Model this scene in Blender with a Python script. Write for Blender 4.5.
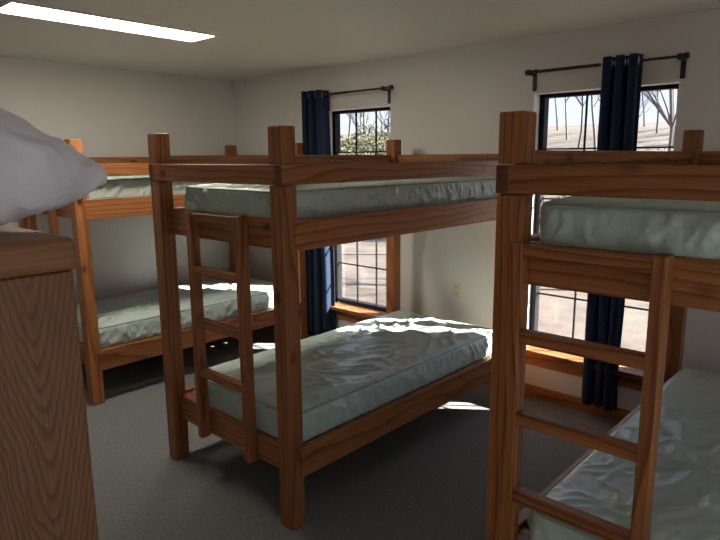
import bpy, bmesh, math, random
from mathutils import Vector, Matrix, noise

S = bpy.context.scene
COL = S.collection
for o in list(bpy.data.objects):
    bpy.data.objects.remove(o)
R = math.radians

# ------------------------------------------------------------------ camera
F_PX = 602.05
YAW, PITCH, ROLL, EYE = 0.7409, -0.1845, -0.0076, 1.7359
cd = bpy.data.cameras.new('camera')
cam = bpy.data.objects.new('camera', cd)
COL.objects.link(cam)
cd.sensor_fit = 'HORIZONTAL'
cd.sensor_width = 36.0
cd.lens = 36.0 * F_PX / 720.0
cd.clip_start = 0.02
cd.clip_end = 400
_f0 = Vector((-math.sin(YAW), math.cos(YAW), 0))
_r0 = Vector((math.cos(YAW), math.sin(YAW), 0))
_u0 = Vector((0, 0, 1))
_f = _f0 * math.cos(PITCH) + _u0 * math.sin(PITCH)
_u = _u0 * math.cos(PITCH) - _f0 * math.sin(PITCH)
_r = _r0 * math.cos(ROLL) + _u * math.sin(ROLL)
_u2 = _u * math.cos(ROLL) - _r0 * math.sin(ROLL)
m = Matrix.Identity(4)
for i in range(3):
    m[i][0], m[i][1], m[i][2] = _r[i], _u2[i], -_f[i]
m[0][3], m[1][3], m[2][3] = 0, 0, EYE
cam.matrix_world = m
S.camera = cam

# ------------------------------------------------------------------ world, sun, exposure
SUN_DIR = Vector((-1.0, -0.75, -0.79)).normalized()      # direction the sunlight travels
SKY_STRENGTH = 0.5
SUN_STRENGTH = 13.0
EXPOSURE = 1.82
w = bpy.data.worlds.new('sky')
S.world = w
w.use_nodes = True
wn = w.node_tree
wn.nodes.clear()
wo = wn.nodes.new('ShaderNodeOutputWorld')
wb = wn.nodes.new('ShaderNodeBackground')
wtc = wn.nodes.new('ShaderNodeTexCoord')
wsep = wn.nodes.new('ShaderNodeSeparateXYZ')
wr = wn.nodes.new('ShaderNodeValToRGB')
wr.color_ramp.elements[0].position = 0.0
wr.color_ramp.elements[0].color = (0.60, 0.68, 0.86, 1)
wr.color_ramp.elements[1].position = 0.7
wr.color_ramp.elements[1].color = (0.48, 0.62, 0.95, 1)
wn.links.new(wtc.outputs['Generated'], wsep.inputs[0])
wn.links.new(wsep.outputs['Z'], wr.inputs[0])
wn.links.new(wr.outputs[0], wb.inputs['Color'])
wb.inputs['Strength'].default_value = SKY_STRENGTH
wn.links.new(wb.outputs[0], wo.inputs[0])

sl = bpy.data.lights.new('sun', 'SUN')
sl.energy = SUN_STRENGTH
sl.angle = R(0.8)
sl.color = (1.0, 0.95, 0.86)
sun = bpy.data.objects.new('sun', sl)
COL.objects.link(sun)
sun.rotation_euler = SUN_DIR.to_track_quat('-Z', 'Y').to_euler()
sun.location = (6, 8, 6)

vs = S.view_settings
S.display_settings.display_device = 'sRGB'
vs.view_transform = 'Standard'
vs.look = 'None'
vs.gamma = 1.0
vs.use_curve_mapping = False
vs.exposure = EXPOSURE

# ------------------------------------------------------------------ helpers
def tag(o, label=None, cat=None, group=None, kind=None):
    if label: o['label'] = label
    if cat: o['category'] = cat
    if group: o['group'] = group
    if kind: o['kind'] = kind
    return o

def empty(name, loc=(0, 0, 0), rz=0.0):
    o = bpy.data.objects.new(name, None)
    o.empty_display_size = 0.1
    o.location = loc
    o.rotation_euler = (0, 0, rz)
    COL.objects.link(o)
    return o

def obj(name, bm, mat, parent=None, smooth=False, auto=None):
    me = bpy.data.meshes.new(name)
    bmesh.ops.recalc_face_normals(bm, faces=bm.faces)
    bm.to_mesh(me)
    bm.free()
    me.materials.append(mat)
    if smooth:
        me.polygons.foreach_set('use_smooth', [True] * len(me.polygons))
    o = bpy.data.objects.new(name, me)
    COL.objects.link(o)
    if parent: o.parent = parent
    return o

def box(bm, x0, x1, y0, y1, z0, z1, bev=0.0, seg=2):
    vs_ = [bm.verts.new(p) for p in ((x0, y0, z0), (x1, y0, z0), (x1, y1, z0), (x0, y1, z0),
                                     (x0, y0, z1), (x1, y0, z1), (x1, y1, z1), (x0, y1, z1))]
    fs = [bm.faces.new([vs_[i] for i in q]) for q in
          ((0, 3, 2, 1), (4, 5, 6, 7), (0, 1, 5, 4), (1, 2, 6, 5), (2, 3, 7, 6), (3, 0, 4, 7))]
    if bev > 0:
        es = {e for f in fs for e in f.edges}
        bmesh.ops.bevel(bm, geom=list(es), offset=bev, segments=seg, profile=0.5, affect='EDGES')

def boxbm(*a, **k):
    bm = bmesh.new()
    box(bm, *a, **k)
    return bm

def tube(bm, pts, radii, n=8, caps=True):
    rings = []
    pts = [Vector(p) for p in pts]
    ref = Vector((0.31, 0.17, 0.93))
    for i, p in enumerate(pts):
        if i == 0: d = pts[1] - p
        elif i == len(pts) - 1: d = p - pts[i - 1]
        else: d = pts[i + 1] - pts[i - 1]
        d.normalize()
        a = d.cross(ref)
        if a.length < 1e-3: a = d.cross(Vector((1, 0, 0)))
        a.normalize()
        b = d.cross(a)
        r = radii[i] if hasattr(radii, '__len__') else radii
        rings.append([bm.verts.new(p + (a * math.cos(t) + b * math.sin(t)) * r)
                      for t in [2 * math.pi * k / n for k in range(n)]])
    for i in range(len(rings) - 1):
        for k in range(n):
            bm.faces.new((rings[i][k], rings[i][(k + 1) % n], rings[i + 1][(k + 1) % n], rings[i + 1][k]))
    if caps:
        bm.faces.new(rings[0][::-1])
        bm.faces.new(rings[-1])

def children(o):
    return [c for c in bpy.data.objects if c.parent == o]

def copy_tree(o, parent=None):
    c = o.copy()
    COL.objects.link(c)
    c.parent = parent
    for ch in children(o):
        copy_tree(ch, c)
    return c

# ------------------------------------------------------------------ materials
def newmat(name):
    mt = bpy.data.materials.new(name)
    mt.use_nodes = True
    nt = mt.node_tree
    b = nt.nodes['Principled BSDF']
    return mt, nt, b

def N(nt, t, **k):
    n = nt.nodes.new(t)
    for a, v in k.items(): setattr(n, a, v)
    return n

def ramp(nt, stops):
    r = nt.nodes.new('ShaderNodeValToRGB')
    els = r.color_ramp.elements
    while len(els) < len(stops): els.new(0.5)
    for e, (p, c) in zip(els, stops):
        e.position = p
        e.color = (c[0], c[1], c[2], 1)
    return r

def mathn(nt, op, a, b=None):
    n = nt.nodes.new('ShaderNodeMath')
    n.operation = op
    for i, v in enumerate((a, b)):
        if v is None: continue
        if isinstance(v, (int, float)): n.inputs[i].default_value = v
        else: nt.links.new(v, n.inputs[i])
    return n.outputs[0]

def mixc(nt, fac, a, b, blend='MIX'):
    n = nt.nodes.new('ShaderNodeMix')
    n.data_type = 'RGBA'
    n.blend_type = blend
    for sock, v in ((n.inputs['Factor'], fac), (n.inputs['A'], a), (n.inputs['B'], b)):
        if isinstance(v, (int, float)): sock.default_value = v
        elif isinstance(v, tuple): sock.default_value = (v[0], v[1], v[2], 1)
        else: nt.links.new(v, sock)
    return n.outputs['Result']

def plain(name, col, rough=0.5, metal=0.0, spec=0.5):
    mt, nt, b = newmat(name)
    b.inputs['Base Color'].default_value = (*col, 1)
    b.inputs['Roughness'].default_value = rough
    b.inputs['Metallic'].default_value = metal
    b.inputs['Specular IOR Level'].default_value = spec
    return mt

def wood(name, axis, light, mid, dark, ring=30.0, rough=0.42, knots=True, along=0.13, wob=0.2, endgrain=0.8, off=0.12, pores=0.25, centre=(0.03, 0.02)):
    """stained timber whose grain runs along one local axis"""
    mt, nt, b = newmat(name)
    L = nt.links.new
    tc = N(nt, 'ShaderNodeTexCoord')
    oi = N(nt, 'ShaderNodeObjectInfo')
    offv = N(nt, 'ShaderNodeCombineXYZ')
    for i, k in enumerate((13.1, 7.7, 29.3)):
        L(mathn(nt, 'MULTIPLY', oi.outputs['Random'], k), offv.inputs[i])
    add = N(nt, 'ShaderNodeVectorMath', operation='ADD')
    L(tc.outputs['Object'], add.inputs[0])
    L(offv.outputs[0], add.inputs[1])
    sc = [1.0, 1.0, 1.0]
    sc[axis] = along
    mp = N(nt, 'ShaderNodeVectorMath', operation='MULTIPLY')
    L(add.outputs[0], mp.inputs[0])
    mp.inputs[1].default_value = sc
    nz = N(nt, 'ShaderNodeTexNoise')
    nz.inputs['Scale'].default_value = 4.5
    nz.inputs['Detail'].default_value = 2
    L(mp.outputs[0], nz.inputs['Vector'])
    # distance from a wandering pith line, across the grain
    sep = N(nt, 'ShaderNodeSeparateXYZ')
    L(tc.outputs['Object'], sep.inputs[0])
    cross = [i for i in range(3) if i != axis]
    sepn = N(nt, 'ShaderNodeSeparateColor')
    L(nz.outputs['Color'], sepn.inputs[0])
    u = mathn(nt, 'ADD', sep.outputs[cross[0]], mathn(nt, 'MULTIPLY', sepn.outputs[0], wob))
    v = mathn(nt, 'ADD', sep.outputs[cross[1]], mathn(nt, 'MULTIPLY', sepn.outputs[1], wob))
    u = mathn(nt, 'ADD', mathn(nt, 'ADD', u, centre[0]), mathn(nt, 'MULTIPLY', oi.outputs['Random'], off))
    v = mathn(nt, 'ADD', v, centre[1])
    d = mathn(nt, 'SQRT', mathn(nt, 'ADD', mathn(nt, 'MULTIPLY', u, u), mathn(nt, 'MULTIPLY', v, v)))
    ph = mathn(nt, 'FRACT', mathn(nt, 'MULTIPLY', d, ring))
    rp = ramp(nt, [(0.0, light), (0.6, mid), (0.84, dark), (0.92, mid), (1.0, light)])
    L(ph, rp.inputs[0])
    # fine fibres
    fs = [90.0, 90.0, 90.0]
    fs[axis] = 3.0
    fm = N(nt, 'ShaderNodeVectorMath', operation='MULTIPLY')
    L(add.outputs[0], fm.inputs[0])
    fm.inputs[1].default_value = fs
    fn = N(nt, 'ShaderNodeTexNoise')
    fn.inputs['Scale'].default_value = 2.0
    fn.inputs['Detail'].default_value = 3
    L(fm.outputs[0], fn.inputs['Vector'])
    fr = ramp(nt, [(0.3, (1 - pores,) * 3), (0.65, (1.1, 1.1, 1.1))])
    L(fn.outputs[0], fr.inputs[0])
    col = mixc(nt, 1.0, rp.outputs[0], fr.outputs[0], 'MULTIPLY')
    # board to board tone
    tone = N(nt, 'ShaderNodeMapRange')
    tone.inputs['To Min'].default_value = 0.82
    tone.inputs['To Max'].default_value = 1.14
    L(mathn(nt, 'FRACT', mathn(nt, 'MULTIPLY', oi.outputs['Random'], 17.0)), tone.inputs['Value'])
    tcmb = N(nt, 'ShaderNodeCombineColor')
    for i in range(3): L(tone.outputs[0], tcmb.inputs[i])
    col = mixc(nt, 1.0, col, tcmb.outputs[0], 'MULTIPLY')
    if knots:
        ks = [7.0, 7.0, 7.0]
        ks[axis] = 4.2
        km = N(nt, 'ShaderNodeVectorMath', operation='MULTIPLY')
        L(add.outputs[0], km.inputs[0])
        km.inputs[1].default_value = ks
        vo = N(nt, 'ShaderNodeTexVoronoi')
        vo.inputs['Scale'].default_value = 1.0
        L(km.outputs[0], vo.inputs['Vector'])
        pick = N(nt, 'ShaderNodeSeparateColor')
        L(vo.outputs['Color'], pick.inputs[0])
        on = mathn(nt, 'GREATER_THAN', pick.outputs[0], 0.3)
        kr = ramp(nt, [(0.07, (1, 1, 1)), (0.13, (0.45, 0.45, 0.45)), (0.22, (0, 0, 0))])
        L(vo.outputs['Distance'], kr.inputs[0])
        kf = mathn(nt, 'MULTIPLY', on, kr.outputs[0])
        col = mixc(nt, kf, col, (dark[0] * 0.28, dark[1] * 0.24, dark[2] * 0.3))
    # sawn ends soak up more stain
    if endgrain:
        ns = N(nt, 'ShaderNodeSeparateXYZ')
        L(tc.outputs['Normal'], ns.inputs[0])
        en = mathn(nt, 'GREATER_THAN', mathn(nt, 'ABSOLUTE', ns.outputs[axis]), 0.9)
        col = mixc(nt, mathn(nt, 'MULTIPLY', en, endgrain), col, (dark[0] * 0.4, dark[1] * 0.4, dark[2] * 0.4))
    L(col, b.inputs['Base Color'])
    b.inputs['Roughness'].default_value = rough
    b.inputs['Specular IOR Level'].default_value = 0.35
    bp = N(nt, 'ShaderNodeBump')
    bp.inputs['Strength'].default_value = 0.12
    bp.inputs['Distance'].default_value = 0.002
    L(fn.outputs[0], bp.inputs['Height'])
    L(bp.outputs[0], b.inputs['Normal'])
    return mt

PL, PM, PD = (0.40, 0.156, 0.055), (0.345, 0.126, 0.041), (0.21, 0.070, 0.021)
WX = wood('pine_grain_across', 0, PL, PM, PD)
WY = wood('pine_grain_along', 1, PL, PM, PD)
WZ = wood('pine_grain_upright', 2, PL, PM, PD)
QL, QM, QD = (0.36, 0.138, 0.05), (0.27, 0.096, 0.032), (0.155, 0.05, 0.017)
LX = wood('ladder_wood_across', 0, QL, QM, QD, knots=False)
LZ = wood('ladder_wood_upright', 2, QL, QM, QD)
TX = wood('trim_wood_across', 0, (0.40, 0.165, 0.06), (0.31, 0.115, 0.038), (0.18, 0.062, 0.02), knots=False)
TY = wood('trim_wood_along', 1, (0.40, 0.165, 0.06), (0.31, 0.115, 0.038), (0.18, 0.062, 0.02), knots=False)
OZ = wood('oak_veneer', 2, (0.34, 0.155, 0.072), (0.29, 0.125, 0.056), (0.18, 0.072, 0.031), ring=70, knots=False, along=0.2, wob=0.22, endgrain=0, off=0.0, pores=0.25, rough=0.5, centre=(-.08, -.04))
# cathedral figure on the cabinet's veneered side
nt = OZ.node_tree
b = nt.nodes['Principled BSDF']
tc = N(nt, 'ShaderNodeTexCoord')
sp_ = N(nt, 'ShaderNodeSeparateXYZ')
nt.links.new(tc.outputs['Object'], sp_.inputs[0])
nz_ = N(nt, 'ShaderNodeTexNoise')
nz_.inputs['Scale'].default_value = 5
nz_.inputs['Detail'].default_value = 3
mp_ = N(nt, 'ShaderNodeMapping')
mp_.inputs['Scale'].default_value = (1, 1.6, .5)
nt.links.new(tc.outputs['Object'], mp_.inputs[0])
nt.links.new(mp_.outputs[0], nz_.inputs['Vector'])
dy = mathn(nt, 'ADD', mathn(nt, 'ADD', sp_.outputs[1], .105), mathn(nt, 'MULTIPLY', mathn(nt, 'SUBTRACT', nz_.outputs[0], .5), .05))
dy = mathn(nt, 'SUBTRACT', mathn(nt, 'SQRT', mathn(nt, 'ADD', mathn(nt, 'MULTIPLY', dy, dy), .00025)), .0158)
ph = mathn(nt, 'ADD', mathn(nt, 'MULTIPLY', sp_.outputs[2], 14), mathn(nt, 'MULTIPLY', dy, -68))
ph = mathn(nt, 'FRACT', mathn(nt, 'ADD', ph, mathn(nt, 'MULTIPLY', nz_.outputs[0], 3.0)))
rp_ = ramp(nt, [(0.0, (0.32, 0.148, 0.072)), (0.45, (0.30, 0.135, 0.064)), (0.78, (0.215, 0.09, 0.041)), (0.9, (0.24, 0.103, 0.048)), (1.0, (0.32, 0.148, 0.072))])
nt.links.new(ph, rp_.inputs[0])
for n_ in nt.nodes:
    if n_.bl_idname == 'ShaderNodeMix' and n_.blend_type == 'MULTIPLY':
        src = n_.inputs['A'].links[0].from_node
        if src.bl_idname == 'ShaderNodeValToRGB': nt.links.new(rp_.outputs[0], n_.inputs['A'])
OY = wood('oak_slab', 1, (0.27, 0.122, 0.05), (0.25, 0.11, 0.045), (0.22, 0.095, 0.039), ring=45, knots=False, endgrain=0.1, pores=0.1)

def paint(name, col, rough, bump=0.05, scale=220):
    mt, nt, b = newmat(name)
    tc = N(nt, 'ShaderNodeTexCoord')
    n1 = N(nt, 'ShaderNodeTexNoise')
    n1.inputs['Scale'].default_value = scale
    nt.links.new(tc.outputs['Object'], n1.inputs['Vector'])
    n2 = N(nt, 'ShaderNodeTexNoise')
    n2.inputs['Scale'].default_value = 1.3
    nt.links.new(tc.outputs['Object'], n2.inputs['Vector'])
    c = mixc(nt, n2.outputs[0], tuple(x * 0.96 for x in col), tuple(min(1, x * 1.03) for x in col))
    nt.links.new(c, b.inputs['Base Color'])
    b.inputs['Roughness'].default_value = rough
    b.inputs['Specular IOR Level'].default_value = 0.4
    bp = N(nt, 'ShaderNodeBump')
    bp.inputs['Strength'].default_value = bump
    bp.inputs['Distance'].default_value = 0.003
    nt.links.new(n1.outputs[0], bp.inputs['Height'])
    nt.links.new(bp.outputs[0], b.inputs['Normal'])
    return mt

M_WALL = paint('wall_paint', (0.77, 0.745, 0.72), 0.45)
M_CEIL = paint('ceiling_paint', (0.76, 0.73, 0.69), 0.5)
M_REVEAL = plain('white_reveal_paint', (0.85, 0.84, 0.84), 0.5)
M_BLACK = plain('black_metal', (0.012, 0.012, 0.014), 0.4)
M_FRAME = plain('dark_bronze_frame', (0.010, 0.010, 0.012), 0.7, spec=0.2)
M_IVORY = plain('ivory_plastic', (0.72, 0.64, 0.42), 0.35)
M_IVORY2 = plain('ivory_socket', (0.68, 0.61, 0.42), 0.4)
M_STEEL = plain('grommet_steel', (0.6, 0.6, 0.62), 0.3, 1.0)
M_SLOT = plain('dark_slot', (0.03, 0.025, 0.02), 0.6)
M_LAMPF = plain('white_lamp_frame', (0.8, 0.8, 0.78), 0.4)

# carpet
M_CARPET, nt, b = newmat('blue_grey_carpet')
tc = N(nt, 'ShaderNodeTexCoord')
n1 = N(nt, 'ShaderNodeTexNoise'); n1.inputs['Scale'].default_value = 260; n1.inputs['Detail'].default_value = 3
n2 = N(nt, 'ShaderNodeTexNoise'); n2.inputs['Scale'].default_value = 60; n2.inputs['Detail'].default_value = 2
nt.links.new(tc.outputs['Object'], n1.inputs['Vector'])
nt.links.new(tc.outputs['Object'], n2.inputs['Vector'])
r1 = ramp(nt, [(0.3, (0.12, 0.13, 0.138)), (0.5, (0.195, 0.203, 0.205)), (0.72, (0.31, 0.312, 0.30))])
nt.links.new(n1.outputs[0], r1.inputs[0])
r2 = ramp(nt, [(0.35, (0.85, 0.86, 0.88)), (0.65, (1.08, 1.06, 1.02))])
nt.links.new(n2.outputs[0], r2.inputs[0])
nt.links.new(mixc(nt, 1.0, r1.outputs[0], r2.outputs[0], 'MULTIPLY'), b.inputs['Base Color'])
b.inputs['Roughness'].default_value = 0.95
b.inputs['Specular IOR Level'].default_value = 0.1
bp = N(nt, 'ShaderNodeBump'); bp.inputs['Strength'].default_value = 0.6; bp.inputs['Distance'].default_value = 0.004
nt.links.new(n1.outputs[0], bp.inputs['Height']); nt.links.new(bp.outputs[0], b.inputs['Normal'])

# vinyl mattress cover
M_VINYL, nt, b = newmat('sage_vinyl')
tc = N(nt, 'ShaderNodeTexCoord')
n1 = N(nt, 'ShaderNodeTexNoise'); n1.inputs['Scale'].default_value = 5; n1.inputs['Detail'].default_value = 4
nt.links.new(tc.outputs['Object'], n1.inputs['Vector'])
nt.links.new(mixc(nt, n1.outputs[0], (0.49, 0.60, 0.555), (0.56, 0.67, 0.625)), b.inputs['Base Color'])
b.inputs['Roughness'].default_value = 0.3
b.inputs['Specular IOR Level'].default_value = 0.45
n3 = N(nt, 'ShaderNodeTexNoise'); n3.inputs['Scale'].default_value = 11; n3.inputs['Detail'].default_value = 3; n3.inputs['Distortion'].default_value = 0.6
mp = N(nt, 'ShaderNodeMapping'); mp.inputs['Scale'].default_value = (1.6, 0.8, 0.6)
nt.links.new(tc.outputs['Object'], mp.inputs[0]); nt.links.new(mp.outputs[0], n3.inputs['Vector'])
bp = N(nt, 'ShaderNodeBump'); bp.inputs['Strength'].default_value = 0.3; bp.inputs['Distance'].default_value = 0.018
nt.links.new(n3.outputs[0], bp.inputs['Height']); nt.links.new(bp.outputs[0], b.inputs['Normal'])
M_PIPE = plain('sage_piping', (0.36, 0.42, 0.37), 0.45)

def cloth(name, col, trans, rough=0.85, weave=700):
    mt, nt, b = newmat(name)
    tc = N(nt, 'ShaderNodeTexCoord')
    n1 = N(nt, 'ShaderNodeTexNoise'); n1.inputs['Scale'].default_value = weave
    nt.links.new(tc.outputs['Object'], n1.inputs['Vector'])
    c = mixc(nt, n1.outputs[0], tuple(x * 0.8 for x in col), tuple(x * 1.2 for x in col))
    nt.links.new(c, b.inputs['Base Color'])
    b.inputs['Roughness'].default_value = rough
    b.inputs['Specular IOR Level'].default_value = 0.15
    b.inputs['Sheen Weight'].default_value = 0.15
    if trans:
        tr = N(nt, 'ShaderNodeBsdfTranslucent')
        tr.inputs['Color'].default_value = (trans[0], trans[1], trans[2], 1)
        mx = N(nt, 'ShaderNodeMixShader')
        mx.inputs[0].default_value = 0.15
        nt.links.new(b.outputs[0], mx.inputs[1])
        nt.links.new(tr.outputs[0], mx.inputs[2])
        nt.links.new(mx.outputs[0], nt.nodes['Material Output'].inputs[0])
    return mt
M_CURTAIN = cloth('navy_curtain_cloth', (0.016, 0.030, 0.068), (0.025, 0.07, 0.2))
M_LINEN = cloth('white_linen', (0.86, 0.84, 0.95), None)

# window glass
M_GLASS, nt, b = newmat('window_glass')
nt.nodes.remove(b)
tr = N(nt, 'ShaderNodeBsdfTransparent'); tr.inputs[0].default_value = (0.96, 0.98, 0.98, 1)
gl = N(nt, 'ShaderNodeBsdfGlossy'); gl.inputs['Roughness'].default_value = 0.02
fr = N(nt, 'ShaderNodeFresnel'); fr.inputs[0].default_value = 1.45
mx = N(nt, 'ShaderNodeMixShader')
geo = N(nt, 'ShaderNodeNewGeometry')
nt.links.new(mathn(nt, 'MULTIPLY', fr.outputs[0], mathn(nt, 'SUBTRACT', 1.0, geo.outputs['Backfacing'])), mx.inputs[0]); nt.links.new(tr.outputs[0], mx.inputs[1]); nt.links.new(gl.outputs[0], mx.inputs[2])
nt.links.new(mx.outputs[0], nt.nodes['Material Output'].inputs[0])

# lamp diffuser
LAMP = 8.0
M_DIFF, nt, b = newmat('lamp_diffuser')
b.inputs['Base Color'].default_value = (0.9, 0.88, 0.8, 1)
b.inputs['Emission Color'].default_value = (1.0, 0.93, 0.78, 1)
b.inputs['Emission Strength'].default_value = LAMP

# ------------------------------------------------------------------ room shell
XL, XR, YB, YF, ZC = -5.366, 2.7, -1.7, 3.945, 2.5324
YO = 4.10
WIN = [(-4.02, -3.25), (-1.99, -1.075)]
ZS, ZT = 0.365, 2.16

def struct(name, bm, mat):
    o = obj(name, bm, mat)
    o['kind'] = 'structure'
    return o

struct('floor', boxbm(XL - .15, XR + .15, YB - .15, YO, -0.1, 0), M_CARPET)
LX0, LX1, LY0, LY1 = -3.795, -3.485, 1.2, 2.455           # ceiling lamp recess
bm = bmesh.new()
box(bm, XL - .15, LX0, YB - .15, YO, ZC, ZC + .1)
box(bm, LX1, XR + .15, YB - .15, YO, ZC, ZC + .1)
box(bm, LX0, LX1, YB - .15, LY0, ZC, ZC + .1)
box(bm, LX0, LX1, LY1, YO, ZC, ZC + .1)
box(bm, LX0 - .02, LX1 + .02, LY0 - .02, LY1 + .02, ZC + .1, ZC + .12)
struct('ceiling', bm, M_CEIL)
struct('wall_left', boxbm(XL - .15, XL, YB - .15, YO, 0, ZC), M_WALL)
ADDED_SIDE_WIN = [(-.35, .57), (.95, 1.87), (2.25, 3.17)]
bm = bmesh.new()
ys = [YB - .15]
for a, c in ADDED_SIDE_WIN: ys += [a, c]
ys.append(YO)
for i in range(0, len(ys), 2): box(bm, XR, XR + .155, ys[i], ys[i + 1], 0, ZC)
for a, c in ADDED_SIDE_WIN:
    box(bm, XR, XR + .155, a, c, 0, ZS - .035)
    box(bm, XR, XR + .155, a, c, ZT, ZC)
struct('wall_right', bm, M_WALL)
struct('wall_front', boxbm(XL, XR, YB - .15, YB, 0, ZC), M_WALL)
bm = bmesh.new()
xs = [XL]
for a, c in WIN: xs += [a, c]
xs.append(XR)
for i in range(0, len(xs), 2): box(bm, xs[i], xs[i + 1], YF, YO, 0, ZC)
for a, c in WIN:
    box(bm, a, c, YF, YO, 0, ZS - .035)
    box(bm, a, c, YF, YO, ZT, ZC)
struct('wall_back', bm, M_WALL)

bm = bmesh.new()
box(bm, XL - .8, XR + .8, YO, YO + .72, ZC + .09, ZC + .19)
box(bm, XL - .8, XR + .8, YO + .70, YO + .74, ZC + .05, ZC + .26)
struct('added_sun_eave', bm, M_REVEAL)  # unseen overhang added to keep the sun off the upper bunks
struct('baseboard_back', boxbm(XL + .02, XR, YF - .018, YF, 0, .085, bev=.004), TX)
struct('baseboard_left', boxbm(XL, XL + .018, YB, YF, 0, .085, bev=.004), TY)

# windows
GY = 4.055
made = []
def window(n, x0, x1):
    e = empty('window_%d' % n, ((x0 + x1) / 2, GY, ZS))
    e['kind'] = 'structure'
    cx = (x0 + x1) / 2
    made.append(e)
    def loc(o):
        o.location = (-cx, -GY, -ZS)
        return o
    f = .042
    bm = bmesh.new()
    box(bm, x0, x0 + f, GY - .025, GY + .04, ZS, ZT)
    box(bm, x1 - f * .55, x1, GY - .025, GY + .04, ZS, ZT)
    box(bm, x0, x1, GY - .025, GY + .04, ZT - .03, ZT)
    box(bm, x0, x1, GY - .025, GY + .04, ZS, ZS + .04)
    loc(obj('window_frame', bm, M_FRAME, e))
    bm = bmesh.new()
    gx0, gx1, gz0, gz1 = x0 + f, x1 - f * .55, ZS + .04, ZT - .03
    for k in (1, 2):
        xx = gx0 + (gx1 - gx0) * k / 3
        box(bm, xx - .0055, xx + .0055, GY - .004, GY + .01, gz0, gz1)
    for k in range(1, 5):
        zz = gz0 + (gz1 - gz0) * k / 5
        box(bm, gx0, gx1, GY - .0035, GY + .0095, zz - .0055, zz + .0055)
    loc(obj('muntin_grid', bm, M_FRAME, e))
    loc(obj('glass_pane', boxbm(gx0 - .005, gx1 + .005, GY + .002, GY + .005, gz0 - .005, gz1 + .005), M_GLASS, e))
    bm = bmesh.new()
    box(bm, x0 + .001, x1 - .001, YF, GY - .026, ZS - .035, ZS, bev=.003)
    box(bm, x0 - .05, x1 + .05, YF - .075, YF, ZS - .035, ZS, bev=.006)
    loc(obj('window_sill', bm, TX, e))
    loc(obj('sill_apron', boxbm(x0 - .035, x1 + .035, YF - .02, YF, ZS - .125, ZS - .036, bev=.004), TX, e))
    bm = bmesh.new()
    t = .006
    box(bm, x0, x0 + t, YF - .001, GY - .026, ZS, ZT)
    box(bm, x1 - t, x1, YF - .001, GY - .026, ZS, ZT)
    box(bm, x0 + t, x1 - t, YF - .001, GY - .026, ZT - t, ZT)
    loc(obj('window_reveal', bm, M_REVEAL, e))
for i, (a, c) in enumerate(WIN): window(i + 1, a, c)
for i, (a, c) in enumerate(ADDED_SIDE_WIN):           # matching windows added out of view to light the room from the right
    window(i + 3, a, c)
    made[-1].rotation_euler = (0, 0, R(-90))
    made[-1].location = (XR + GY - YF, (a + c) / 2, ZS)

# ------------------------------------------------------------------ ceiling lamp
t = empty('ceiling_light', ((LX0 + LX1) / 2, (LY0 + LY1) / 2, ZC))
tag(t, 'long rectangular fluorescent ceiling light glowing warm white', 'ceiling light')
cx, cy = (LX0 + LX1) / 2, (LY0 + LY1) / 2
bm = bmesh.new()
hx, hy = (LX1 - LX0) / 2 - .001, (LY1 - LY0) / 2 - .001
for a in ((-hx, -hx + .018, -hy, hy), (hx - .018, hx, -hy, hy), (-hx + .018, hx - .018, -hy, -hy + .018), (-hx + .018, hx - .018, hy - .018, hy)):
    box(bm, *a, -.008, .07)
obj('light_frame', bm, M_LAMPF, t)
obj('diffuser', boxbm(-hx + .018, hx - .018, -hy + .018, hy - .018, .0, .012), M_DIFF, t)

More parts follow.
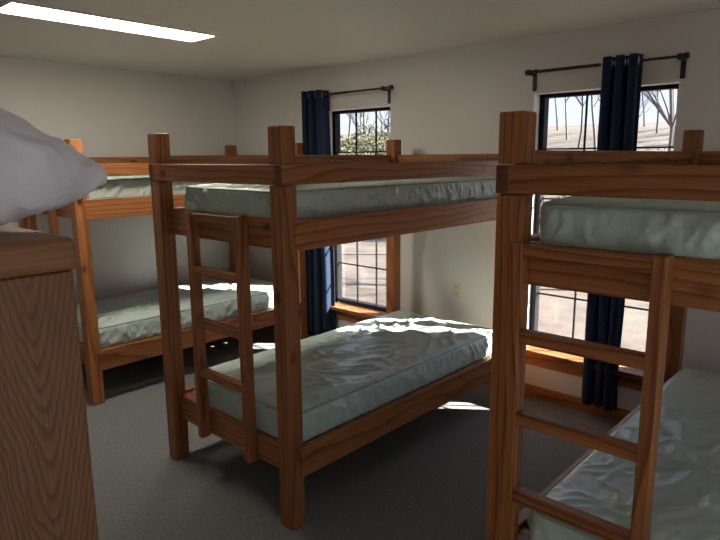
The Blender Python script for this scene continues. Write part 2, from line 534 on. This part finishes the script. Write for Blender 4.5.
# ------------------------------------------------------------------ bunk beds
BW, BL, P = 1.10, 2.086, .085
ZG0, ZG1, ZTOP = 1.621, 1.710, 1.871
ZU0, ZU1, ZL0, ZL1 = 1.331, 1.467, .246, .390
TH = .04
def make_bunk(loc, lad_x, label, lw=.455):
    e = empty('bunk_bed', loc)
    tag(e, label, 'bunk bed', 'bunk beds')
    bv = .005
    for sx in (0, 1):
        for sy in (0, 1):
            x0, x1 = (0, P) if sx == 0 else (BW - P, BW)
            y0, y1 = (0, P) if sy == 0 else (BL - P, BL)
            bm = bmesh.new()
            box(bm, x0, x1, y0, y1, 0, ZG0 - .002, bev=bv)
            cx0, cx1 = (x0 + TH, x1) if sx == 0 else (x0, x1 - TH)
            cy0, cy1 = (y0 + TH, y1) if sy == 0 else (y0, y1 - TH)
            box(bm, cx0 + .0005, cx1 - .0005, cy0 + .0005, cy1 - .0005, ZG0 - .01, ZG1 + .01)
            box(bm, x0, x1, y0, y1, ZG1 + .003, ZTOP, bev=bv)
            obj('post', bm, WZ, e)
    g = .003
    for sx in (0, 1):
        x0, x1 = (-g, TH) if sx == 0 else (BW - TH, BW + g)
        obj('side_guard_rail', boxbm(x0, x1, -g, BL + g, ZG0 + .001, ZG1, bev=.004), WY, e)
        x0, x1 = (-.004, TH) if sx == 0 else (BW - TH, BW + .004)
        obj('upper_side_rail', boxbm(x0, x1, P - .022, BL - P + .022, ZU0, ZU1, bev=.004), WY, e)
        obj('lower_side_rail', boxbm(x0, x1, P - .022, BL - P + .022, ZL0, ZL1, bev=.004), WY, e)
    for sy in (0, 1):
        y0, y1 = (-g, TH) if sy == 0 else (BL - TH, BL + g)
        obj('end_guard_rail', boxbm(TH + .001, BW - TH - .001, y0, y1, ZG0 + .001, ZG1, bev=.004), WX, e)
        y0, y1 = (.052, .092) if sy == 0 else (BL - .092, BL - .052)
        obj('upper_end_rail', boxbm(P - .01, BW - P + .01, y0, y1, ZU0, ZU1, bev=.004), WX, e)
        obj('lower_end_rail', boxbm(P - .01, BW - P + .01, y0, y1, ZL0, ZL1, bev=.004), WX, e)
    # raised rails on the far end and left side, between the post heads
    obj('top_rail', boxbm(.012, .052, P, BL - P, ZG1 + .001, ZG1 + .046, bev=.003), WY, e)
    obj('top_rail', boxbm(P, BW - P, BL - .052, BL - .012, ZG1 + .001, ZG1 + .046, bev=.003), WX, e)
    # boards that carry the mattresses
    for z in (1.448, .373):
        bm = bmesh.new()
        for k in range(13):
            yy = .095 + k * (BL - .19 - .11) / 12
            box(bm, TH + .001, BW - TH - .001, yy, yy + .11, z - .02, z)
        d = obj('slat_deck', bm, LX, e)
    # ladder
    ld = empty('ladder', (lad_x, .052, 0))
    ld.parent = e
    sw, dp = .042, .056
    for x in (0, lw - sw):
        obj('stile', boxbm(x, x + sw, -dp, -.001, .235, 1.474, bev=.005), LZ, ld)
    for zt in (1.466, 1.19, .912, .635):
        obj('rung', boxbm(sw - .002, lw - sw + .002, -dp + .006, -.008, zt - .044, zt, bev=.006), LX, ld)
    return e

B1 = (-5.255, 1.706, 0)
B2 = (-3.08, 1.677, 0)
B3 = (-.973, 1.705, 0)
make_bunk(B2, .335, 'wooden bunk bed in the middle of the room, ladder at its near end')
make_bunk(B1, .20, 'wooden bunk bed in the far corner against the left wall, behind the white pillow')
make_bunk(B3, .055, 'wooden bunk bed at the right edge in front of the window with the centred curtain', .465)

# ------------------------------------------------------------------ mattresses
MW, ML, MH = .88, 1.90, .172
def mattress_mesh(seed):
    rnd = random.Random(seed)
    so = Vector((rnd.uniform(0, 50), rnd.uniform(0, 50), rnd.uniform(0, 50)))
    bm = bmesh.new()
    nx, ny, nz = 80, 180, 12
    r = .028
    def shape(p):
        # rounded box
        x, y, z = p
        hx, hy, hz = MW / 2, ML / 2, MH / 2
        q = Vector((max(-hx + r, min(hx - r, x)), max(-hy + r, min(hy - r, y)), max(-hz + r, min(hz - r, z))))
        d = Vector((x, y, z)) - q
        if d.length > 1e-6: q = q + d.normalized() * r
        # rounded plan corners
        rc = .06
        cx, cy = max(0, abs(q.x) - (hx - rc)), max(0, abs(q.y) - (hy - rc))
        if cx > 0 and cy > 0:
            l = math.hypot(cx, cy)
            if l > rc:
                q.x = math.copysign(hx - rc + cx * rc / l, q.x)
                q.y = math.copysign(hy - rc + cy * rc / l, q.y)
        ex, ey = hx - abs(q.x), hy - abs(q.y)
        edge = min(ex, ey)
        top = max(0.0, min(1.0, (q.z - hz + .05) / .05))
        # crown and wrinkles on top
        if z > hz - .001:
            q.z += .012 * (1 - (q.x / hx) ** 2) * (1 - (q.y / hy) ** 4)
            n = noise.noise(Vector((q.x * 3.2 + q.y * 1.1, q.y * 2.0 - q.x * .8, 0)) + so)
            n2 = noise.noise(Vector((q.x * 9 + 2 * n, q.y * 4 + 2.5 * n, 3)) + so)
            ridge = (1 - abs(n2)) ** 5
            n4 = noise.noise(Vector(((q.x + q.y) * 5 + 1.5 * n, (q.x - q.y) * 11 - 2 * n, 13)) + so)
            rid2 = (1 - abs(n4)) ** 6
            wr = noise.noise(Vector((q.x * 20 + 4 * n, q.y * 7 + q.x * 9, 9)) + so)
            fade = min(1, edge / .12)
            q.z += fade * (.012 * n + .030 * (ridge - .3) * max(.1, .5 + n) + .018 * (rid2 - .3) * max(.05, .35 - n) + .004 * wr)
            if edge < .12:
                pl = noise.noise(Vector((q.x * 26 if ey < ex else q.x * 4, q.y * 26 if ex <= ey else q.y * 4, 5)) + so)
                q.z += .004 * pl * max(0, (1 - edge / .12))
        # gathers down the sides
        if edge < .02 and abs(z) < hz - .002:
            s = q.x if ey < ex else q.y
            lean = z / hz
            g = noise.noise(Vector((s * 13 + lean * .6, lean * .7, 7)) + so)
            g2 = noise.noise(Vector((s * 34 + lean * 1.3, lean, 17)) + so)
            amp = (1 - lean ** 2)
            dd = (g * .020 + ((1 - abs(g2)) ** 4 - .35) * .024) * amp + .004 * amp
            if ex <= ey: q.x += math.copysign(dd, q.x)
            else: q.y += math.copysign(dd, q.y)
        return q
    cache = {}
    def vert(i, j, k):
        key = (i, j, k)
        if key not in cache:
            def e(t, n, h):  # denser near the edges
                u = 2 * t / n - 1
                return h * (u * .8 + .2 * math.sin(u * math.pi / 2))
            cache[key] = bm.verts.new(shape((e(i, nx, MW / 2), e(j, ny, ML / 2), e(k, nz, MH / 2))))
        return cache[key]
    for i in range(nx):
        for j in range(ny):
            for k in (0, nz):
                f = [vert(i, j, k), vert(i + 1, j, k), vert(i + 1, j + 1, k), vert(i, j + 1, k)]
                bm.faces.new(f if k else f[::-1])
    for k in range(nz):
        for i in range(nx):
            for j in (0, ny):
                bm.faces.new([vert(i, j, k), vert(i + 1, j, k), vert(i + 1, j, k + 1), vert(i, j, k + 1)])
        for j in range(ny):
            for i in (0, nx):
                bm.faces.new([vert(i, j, k), vert(i, j + 1, k), vert(i, j + 1, k + 1), vert(i, j, k + 1)])
    return bm

def piping_bm(z, seed):
    bm = bmesh.new()
    pts = []
    hx, hy, rc = MW / 2 - .004, ML / 2 - .004, .058
    for (sx, sy, a0) in ((1, 1, 0), (-1, 1, 90), (-1, -1, 180), (1, -1, 270)):
        for k in range(7):
            a = R(a0 + 15 * k)
            pts.append((sx * (hx - rc) + rc * math.cos(a), sy * (hy - rc) + rc * math.sin(a)))
        nx_, ny_ = {(1, 1): (-1, 1), (-1, 1): (-1, -1), (-1, -1): (1, -1), (1, -1): (1, 1)}[(sx, sy)]
        p = pts[-1]
        a = R(a0 + 90)
        q = (nx_ * (hx - rc) + rc * math.cos(a), ny_ * (hy - rc) + rc * math.sin(a))
        n = 24
        for k in range(1, n):
            pts.append((p[0] + (q[0] - p[0]) * k / n, p[1] + (q[1] - p[1]) * k / n))
    pp = []
    for i, (x, y) in enumerate(pts + pts[:1]):
        w_ = noise.noise(Vector((x * 9, y * 9, seed * 3.3)))
        pp.append((x * (1 + .003 * w_), y * (1 + .002 * w_), z + .003 * w_))
    tube(bm, pp, .0068, 6, caps=False)
    return bm

meshes = []
for s in range(3):
    meshes.append((obj('mattress', mattress_mesh(s + 1), M_VINYL, smooth=True),
                   obj('piping', piping_bm(MH / 2 - .012, s), M_PIPE, smooth=True)))
    meshes[-1][1].parent = meshes[-1][0]
    lo = obj('piping', piping_bm(-MH / 2 + .016, s + 9), M_PIPE, smooth=True)
    lo.parent = meshes[-1][0]
used = set()
def mattress(k, bed, lx, ly, z, label, rz=0.0, sx=1.0, sz=1.0):
    if k not in used:
        used.add(k)
        o = meshes[k][0]
    else:
        o = copy_tree(meshes[k][0])
    o.location = (bed[0] + lx + MW * sx / 2, bed[1] + ly + ML / 2, z + MH * sz / 2 + .001)
    o.scale = (sx, 1, sz)
    o.rotation_euler = (0, 0, rz)
    tag(o, label, 'mattress', 'sage green vinyl mattresses')
ZMU, ZML = 1.448, .373
mattress(0, B2, .166, .075, ZML, 'pale green vinyl mattress on the lower bunk of the middle bed, crossed by sunlight')
mattress(1, B2, .21, .065, ZMU, 'pale green vinyl mattress on the upper bunk of the middle bed', 0, .92, .86)
mattress(2, B3, .115, .075, ZML, 'pale green vinyl mattress on the lower bunk of the right bed, behind its ladder')
mattress(0, B3, .105, .065, ZMU, 'pale green vinyl mattress on the upper bunk of the right bed', math.pi, .92, .86)
mattress(1, B1, .15, .085, ZML, 'pale green vinyl mattress on the lower bunk of the far corner bed', math.pi)
mattress(2, B1, .225, .085, ZMU, 'pale green vinyl mattress on the upper bunk of the far corner bed', math.pi, .92, .86)

# ------------------------------------------------------------------ curtains and rods
RZ = 2.286
def rod(x0, x1, plates, label):
    z, y = RZ, -.085
    e = empty('curtain_rod', ((x0 + x1) / 2, YF, z))
    tag(e, label, 'curtain rod', 'curtain rods')
    h = (x1 - x0) / 2
    bm = bmesh.new()
    tube(bm, [(-h, y, 0), (0, y, 0)], .0105, 12)
    tube(bm, [(-.05, y, 0), (h, y, 0)], .0085, 12)
    obj('rod', bm, M_BLACK, e)
    for s, px in zip((-1, 1), plates):
        px -= (x0 + x1) / 2
        bm = bmesh.new()
        box(bm, px - .014, px + .014, -.009, 0, -.115, .028, bev=.003)
        box(bm, px - .009, px + .009, y - .012, -.004, -.018, -.005, bev=.002)
        tube(bm, [(px - .012, y, 0), (px + .012, y, 0)], .017, 12)
        obj('bracket', bm, M_BLACK, e)
        bm = bmesh.new()
        tube(bm, [(s * h, y, 0), (s * (h + .006), y, 0), (s * (h + .024), y, 0), (s * (h + .028), y, 0)], [.012, .019, .019, .012], 14)
        obj('finial', bm, M_BLACK, e)
rod(-4.11, -3.19, (-4.07, -3.265), 'thin black curtain rod above the far left window')
rod(-1.985, -1.045, (-1.985, -1.065), 'thin black curtain rod above the right window')

def curtain(x0, x1, zb, folds, depth, label, seed, spread=0.0, yaw=0.0, lean=0.0):
    z, y = RZ, YF - .085
    cx = (x0 + x1) / 2
    e = empty('curtain', (cx, y, z), yaw)
    tag(e, label, 'curtain', 'navy curtains')
    w_ = x1 - x0
    bm = bmesh.new()
    n, mz = folds * 16, 60
    zt = .04
    rows = []
    for j in range(mz + 1):
        v = j / mz
        zz = zt + (zb - z - zt) * v
        row = []
        for i in range(n + 1):
            u = i / n
            a = u * folds * 2 * math.pi
            wob = noise.noise(Vector((u * 3, v * 2.2, seed)))
            amp = depth * (1 - .25 * v + .35 * wob * v)
            xx = (u - .5) * w_ * (1 + spread * v) + lean * v + .012 * math.sin(2 * a) + .02 * v * noise.noise(Vector((u * 2, v * 3, seed + 4)))
            yy = amp * math.cos(a + .7 * wob * v) + .01 * v * noise.noise(Vector((u * 5, v * 5, seed + 8)))
            row.append(bm.verts.new((xx, min(yy, .075), zz)))
        rows.append(row)
    for j in range(mz):
        for i in range(n):
            bm.faces.new((rows[j][i], rows[j][i + 1], rows[j + 1][i + 1], rows[j + 1][i]))
    c = obj('curtain_panel', bm, M_CURTAIN, e, smooth=True)
    so = c.modifiers.new('thickness', 'SOLIDIFY')
    so.thickness = .003
    for k in range(folds * 2):
        u = (k + .5) / (folds * 2)
        bm = bmesh.new()
        ring = [(0, .021 * math.cos(t_), .021 * math.sin(t_)) for t_ in [2 * math.pi * q / 18 for q in range(19)]]
        tube(bm, ring, .0045, 6, caps=False)
        g = obj('grommet', bm, M_STEEL, e, smooth=True)
        g.location = ((u - .5) * w_, 0, 0)
        g.rotation_euler = (0, 0, R(35 if k % 2 else -35))
curtain(-4.215, -3.945, .075, 3, .058, 'navy blue curtain at the left of the far window, reaching the floor', 2.0, spread=.32, lean=.02)
curtain(-1.505, -1.275, .09, 3, .034, 'navy blue curtain bunched at the middle of the right window', 5.0, spread=.04)

# ------------------------------------------------------------------ wall outlet
e = empty('wall_outlet', (-2.575, YF, .70))
tag(e, 'ivory plastic wall outlet above the sunlit lower mattress', 'wall outlet')
obj('cover_plate', boxbm(-.036, .036, -.006, 0, -.06, .06, bev=.003), M_IVORY, e)
for s in (-1, 1):
    o = obj('socket', boxbm(-.017, .017, -.008, -.005, s * .026 - .014, s * .026 + .014, bev=.001), M_IVORY2, e)
    bm = bmesh.new()
    for x in (-.007, .007): box(bm, x - .0012, x + .0012, -.0086, -.0079, s * .026 - .006, s * .026 + .006)
    obj('slot', bm, M_SLOT, o)

# ------------------------------------------------------------------ foreground cabinet and pillow
CX, CY, CZ = -1.555, .62, 1.545
e = empty('cabinet', (CX, CY, 0))
tag(e, 'tall oak cabinet with thick rounded wooden top in the left foreground', 'cabinet')
obj('top_slab', boxbm(-.62, .012, -1.0, .014, CZ - .085, CZ, bev=.021, seg=5), OY, e)
obj('side_panel', boxbm(-.03, 0, -.985, 0, 0, CZ - .0855, bev=.006, seg=3), OZ, e)
obj('side_panel', boxbm(-.61, -.58, -.985, 0, 0, CZ - .0855, bev=.004), OZ, e)
obj('back_panel', boxbm(-.58, -.03, -.02, -.004, .0, CZ - .0855), OZ, e)
obj('front_panel', boxbm(-.58, -.03, -.982, -.966, .0, CZ - .0855), OZ, e)

def pillow_bm():
    """a plump pillow: the corner end tapers to a rounded tip (u = 0), the underside settles on the cabinet"""
    bm = bmesh.new()
    nu, nv = 70, 72
    LEN = .66
    rings = []
    for a in range(nu + 1):
        u = a / nu
        sl_ = LEN * (1 - math.cos(u * math.pi)) / 2
        d0, d1 = sl_, LEN - sl_
        end = min(d0, d1)
        cap = math.sqrt(max(0.0, min(1.0, end / .03) * (2 - min(1.0, end / .03))))
        q_ = d0 / .34
        lin = q_ if q_ < .6 else .6 + .4 * math.sin(min(1.0, (q_ - .6) / .65) * math.pi / 2)
        th = cap * (.021 + .148 * min(1, lin) * min(1, .25 + d1 / .16))
        wd = cap * (.040 + .190 * math.sin(min(1.0, d0 / .30) * math.pi / 2) * min(1, .45 + d1 / .2))
        ring = []
        for b in range(nv):
            t_ = 2 * math.pi * b / nv
            def sp(v_, p): return math.copysign(abs(v_) ** p, v_)
            x = wd * sp(math.cos(t_), .85)
            z = th * sp(math.sin(t_), .95)
            c = Vector((x, -sl_, z + .035 * min(1, d0 / .3)))
            n1 = noise.noise(Vector((c.x * 5, c.y * 6, c.z * 5 + 4)))
            n2 = noise.noise(Vector((c.x * 8 + 1.5 * n1, c.y * 9 + 7 * c.z + n1, c.z * 12 + 9)))
            rd = (1 - abs(n2)) ** 4
            nn = Vector((math.cos(t_), 0, math.sin(t_)))
            k = min(1, d0 / .08)
            c += nn * k * (.014 * n1 + .022 * (rd - .35))
            ring.append(c)
        rings.append(ring)
    for ring in rings:
        for c in ring:
            c.z = max(c.z, -.139)
    vv = [[bm.verts.new(c) for c in ring] for ring in rings[1:-1]]
    for a in range(len(vv) - 1):
        for b in range(nv):
            bm.faces.new((vv[a][b], vv[a][(b + 1) % nv], vv[a + 1][(b + 1) % nv], vv[a + 1][b]))
    bm.faces.new(vv[0]); bm.faces.new(vv[-1])
    return bm
pil = obj('pillow', pillow_bm(), M_LINEN, smooth=True)
pil.location = (-1.80, .835, CZ + .14)
pil.rotation_euler = (0, 0, R(0))
tag(pil, 'white pillow lying on top of the oak cabinet and overhanging its edge', 'pillow')

# ------------------------------------------------------------------ outdoors
M_GROUND, nt, b = newmat('leaf_litter_ground')
tc = N(nt, 'ShaderNodeTexCoord')
n1 = N(nt, 'ShaderNodeTexNoise'); n1.inputs['Scale'].default_value = 1.4; n1.inputs['Detail'].default_value = 8; n1.inputs['Roughness'].default_value = .7
nt.links.new(tc.outputs['Object'], n1.inputs['Vector'])
r1 = ramp(nt, [(0.3, (0.035, 0.027, 0.021)), (0.5, (0.082, 0.060, 0.050)), (0.7, (0.10, 0.088, 0.065))])
nt.links.new(n1.outputs[0], r1.inputs[0]); nt.links.new(r1.outputs[0], b.inputs['Base Color'])
b.inputs['Roughness'].default_value = 1.0
M_BARK = plain('grey_bark', (0.12, 0.10, 0.09), .9)
M_LEAF = plain('yellow_green_leaf', (0.12, 0.115, 0.05), .8)
bm = bmesh.new()
n = 60
gx0, gx1, gy0, gy1 = -75, 50, -40, 95
gv = []
for j in range(n + 1):
    row = []
    for i in range(n + 1):
        x = gx0 + (gx1 - gx0) * i / n
        y = gy0 + (gy1 - gy0) * (j / n)
        d = max(0, y - 14)
        z = -.35 + .0 * d + 6.3 * (1 - math.exp(-(d / 38) ** 2)) + .35 * noise.noise(Vector((x * .12, y * .12, 0))) * max(0, min(1, (y - 5) / 8))
        row.append(bm.verts.new((x, y, z)))
    gv.append(row)
for j in range(n):
    for i in range(n):
        bm.faces.new((gv[j][i], gv[j][i + 1], gv[j + 1][i + 1], gv[j + 1][i]))
g = obj('ground', bm, M_GROUND, smooth=True)
g['kind'] = 'structure'
def gz(x, y):
    d = max(0, y - 14)
    return -.35 + 6.3 * (1 - math.exp(-(d / 38) ** 2)) + .35 * noise.noise(Vector((x * .12, y * .12, 0))) * max(0, min(1, (y - 5) / 8))

def tree_bm(seed):
    rnd = random.Random(seed)
    bm = bmesh.new()
    def branch(p, d, ln, r, lvl):
        pts, rs = [p], [r]
        k = 5 if lvl == 0 else 3
        for i in range(k):
            d = (d + Vector((rnd.uniform(-.14, .14), rnd.uniform(-.14, .14), rnd.uniform(0, .14)))).normalized()
            p = p + d * ln / k
            pts.append(p)
            rs.append(r * (1 - .7 * (i + 1) / k))
        tube(bm, pts, rs, 6 if lvl == 0 else (4 if lvl < 3 else 3))
        if lvl >= 4: return
        for q in range(20 if lvl == 0 else 4):
            i = rnd.randint(1 if lvl else 2, k)
            a = rnd.uniform(0, 2 * math.pi)
            nd = (d * .7 + Vector((math.cos(a), math.sin(a), rnd.uniform(.1, .7))) * .75).normalized()
            branch(pts[i], nd, (rnd.uniform(1.5, 2.3) if lvl == 0 else ln * rnd.uniform(.5, .7)), max(.006, rs[i] * .55), lvl + 1)
    branch(Vector((0, 0, -.3)), Vector((0, 0, 1)), rnd.uniform(7.5, 9.5), rnd.uniform(.07, .11), 0)
    return bm
protos = [obj('bare_tree', tree_bm(s), M_BARK) for s in (11, 12, 13)]
rnd = random.Random(4)
spots = []
for k, y in enumerate((11, 17, 23, 29.5, 36, 42.5, 49, 55.5)):
    x = -1.0 - (k % 2) * 3.4
    while x > -1.22 * y:
        spots.append((x + rnd.uniform(-.5, .5), y + rnd.uniform(-.5, .5)))
        x -= 6.8
for i, (x, y) in enumerate(spots):
    o = protos[i] if i < 3 else protos[i % 3].copy()
    if i >= 3: COL.objects.link(o)
    o.location = (x, y, gz(x, y))
    o.rotation_euler = (0, 0, rnd.uniform(0, 6.28))
    s_ = rnd.uniform(.85, 1.05)
    o.scale = (s_, s_, s_)
    tag(o, 'bare leafless winter tree outside the windows', 'tree', 'bare trees outside')

def bush_bm(seed):
    rnd = random.Random(seed)
    bm = bmesh.new()
    for k in range(5):
        a = rnd.uniform(0, 6.28)
        tube(bm, [(0, 0, -.1), (math.cos(a) * .3, math.sin(a) * .3, .9), (math.cos(a) * .8, math.sin(a) * .8, 1.9)], [.04, .03, .01], 5)
    for k in range(5200):
        while True:
            p = Vector((rnd.uniform(-1, 1), rnd.uniform(-1, 1), rnd.uniform(-1, 1)))
            if .35 < p.length < 1: break
        p = Vector((p.x * 1.5, p.y * 1.5, 1.5 + p.z * 1.3)) * 1.0
        p *= 1 + .25 * noise.noise(p * 1.3)
        a = Vector((rnd.gauss(0, 1), rnd.gauss(0, 1), rnd.gauss(0, 1))).normalized() * .055
        c = a.orthogonal().normalized() * .03
        vs_ = [bm.verts.new(p + q) for q in (-a, c, a, -c)]
        bm.faces.new(vs_)
    return bm
bproto = obj('shrub', bush_bm(3), M_LEAF)
for i, (x, y, s_) in enumerate([(-13.2, 15.5, 1.1), (-5.0, 14.2, .8), (-9.2, 14, .75)]):
    o = bproto if i == 0 else bproto.copy()
    if i: COL.objects.link(o)
    o.location = (x, y, gz(x, y))
    o.rotation_euler = (0, 0, i * 1.3)
    o.scale = (s_, s_, s_)
    tag(o, 'yellow green leafy shrub outside the windows', 'shrub', 'shrubs outside')
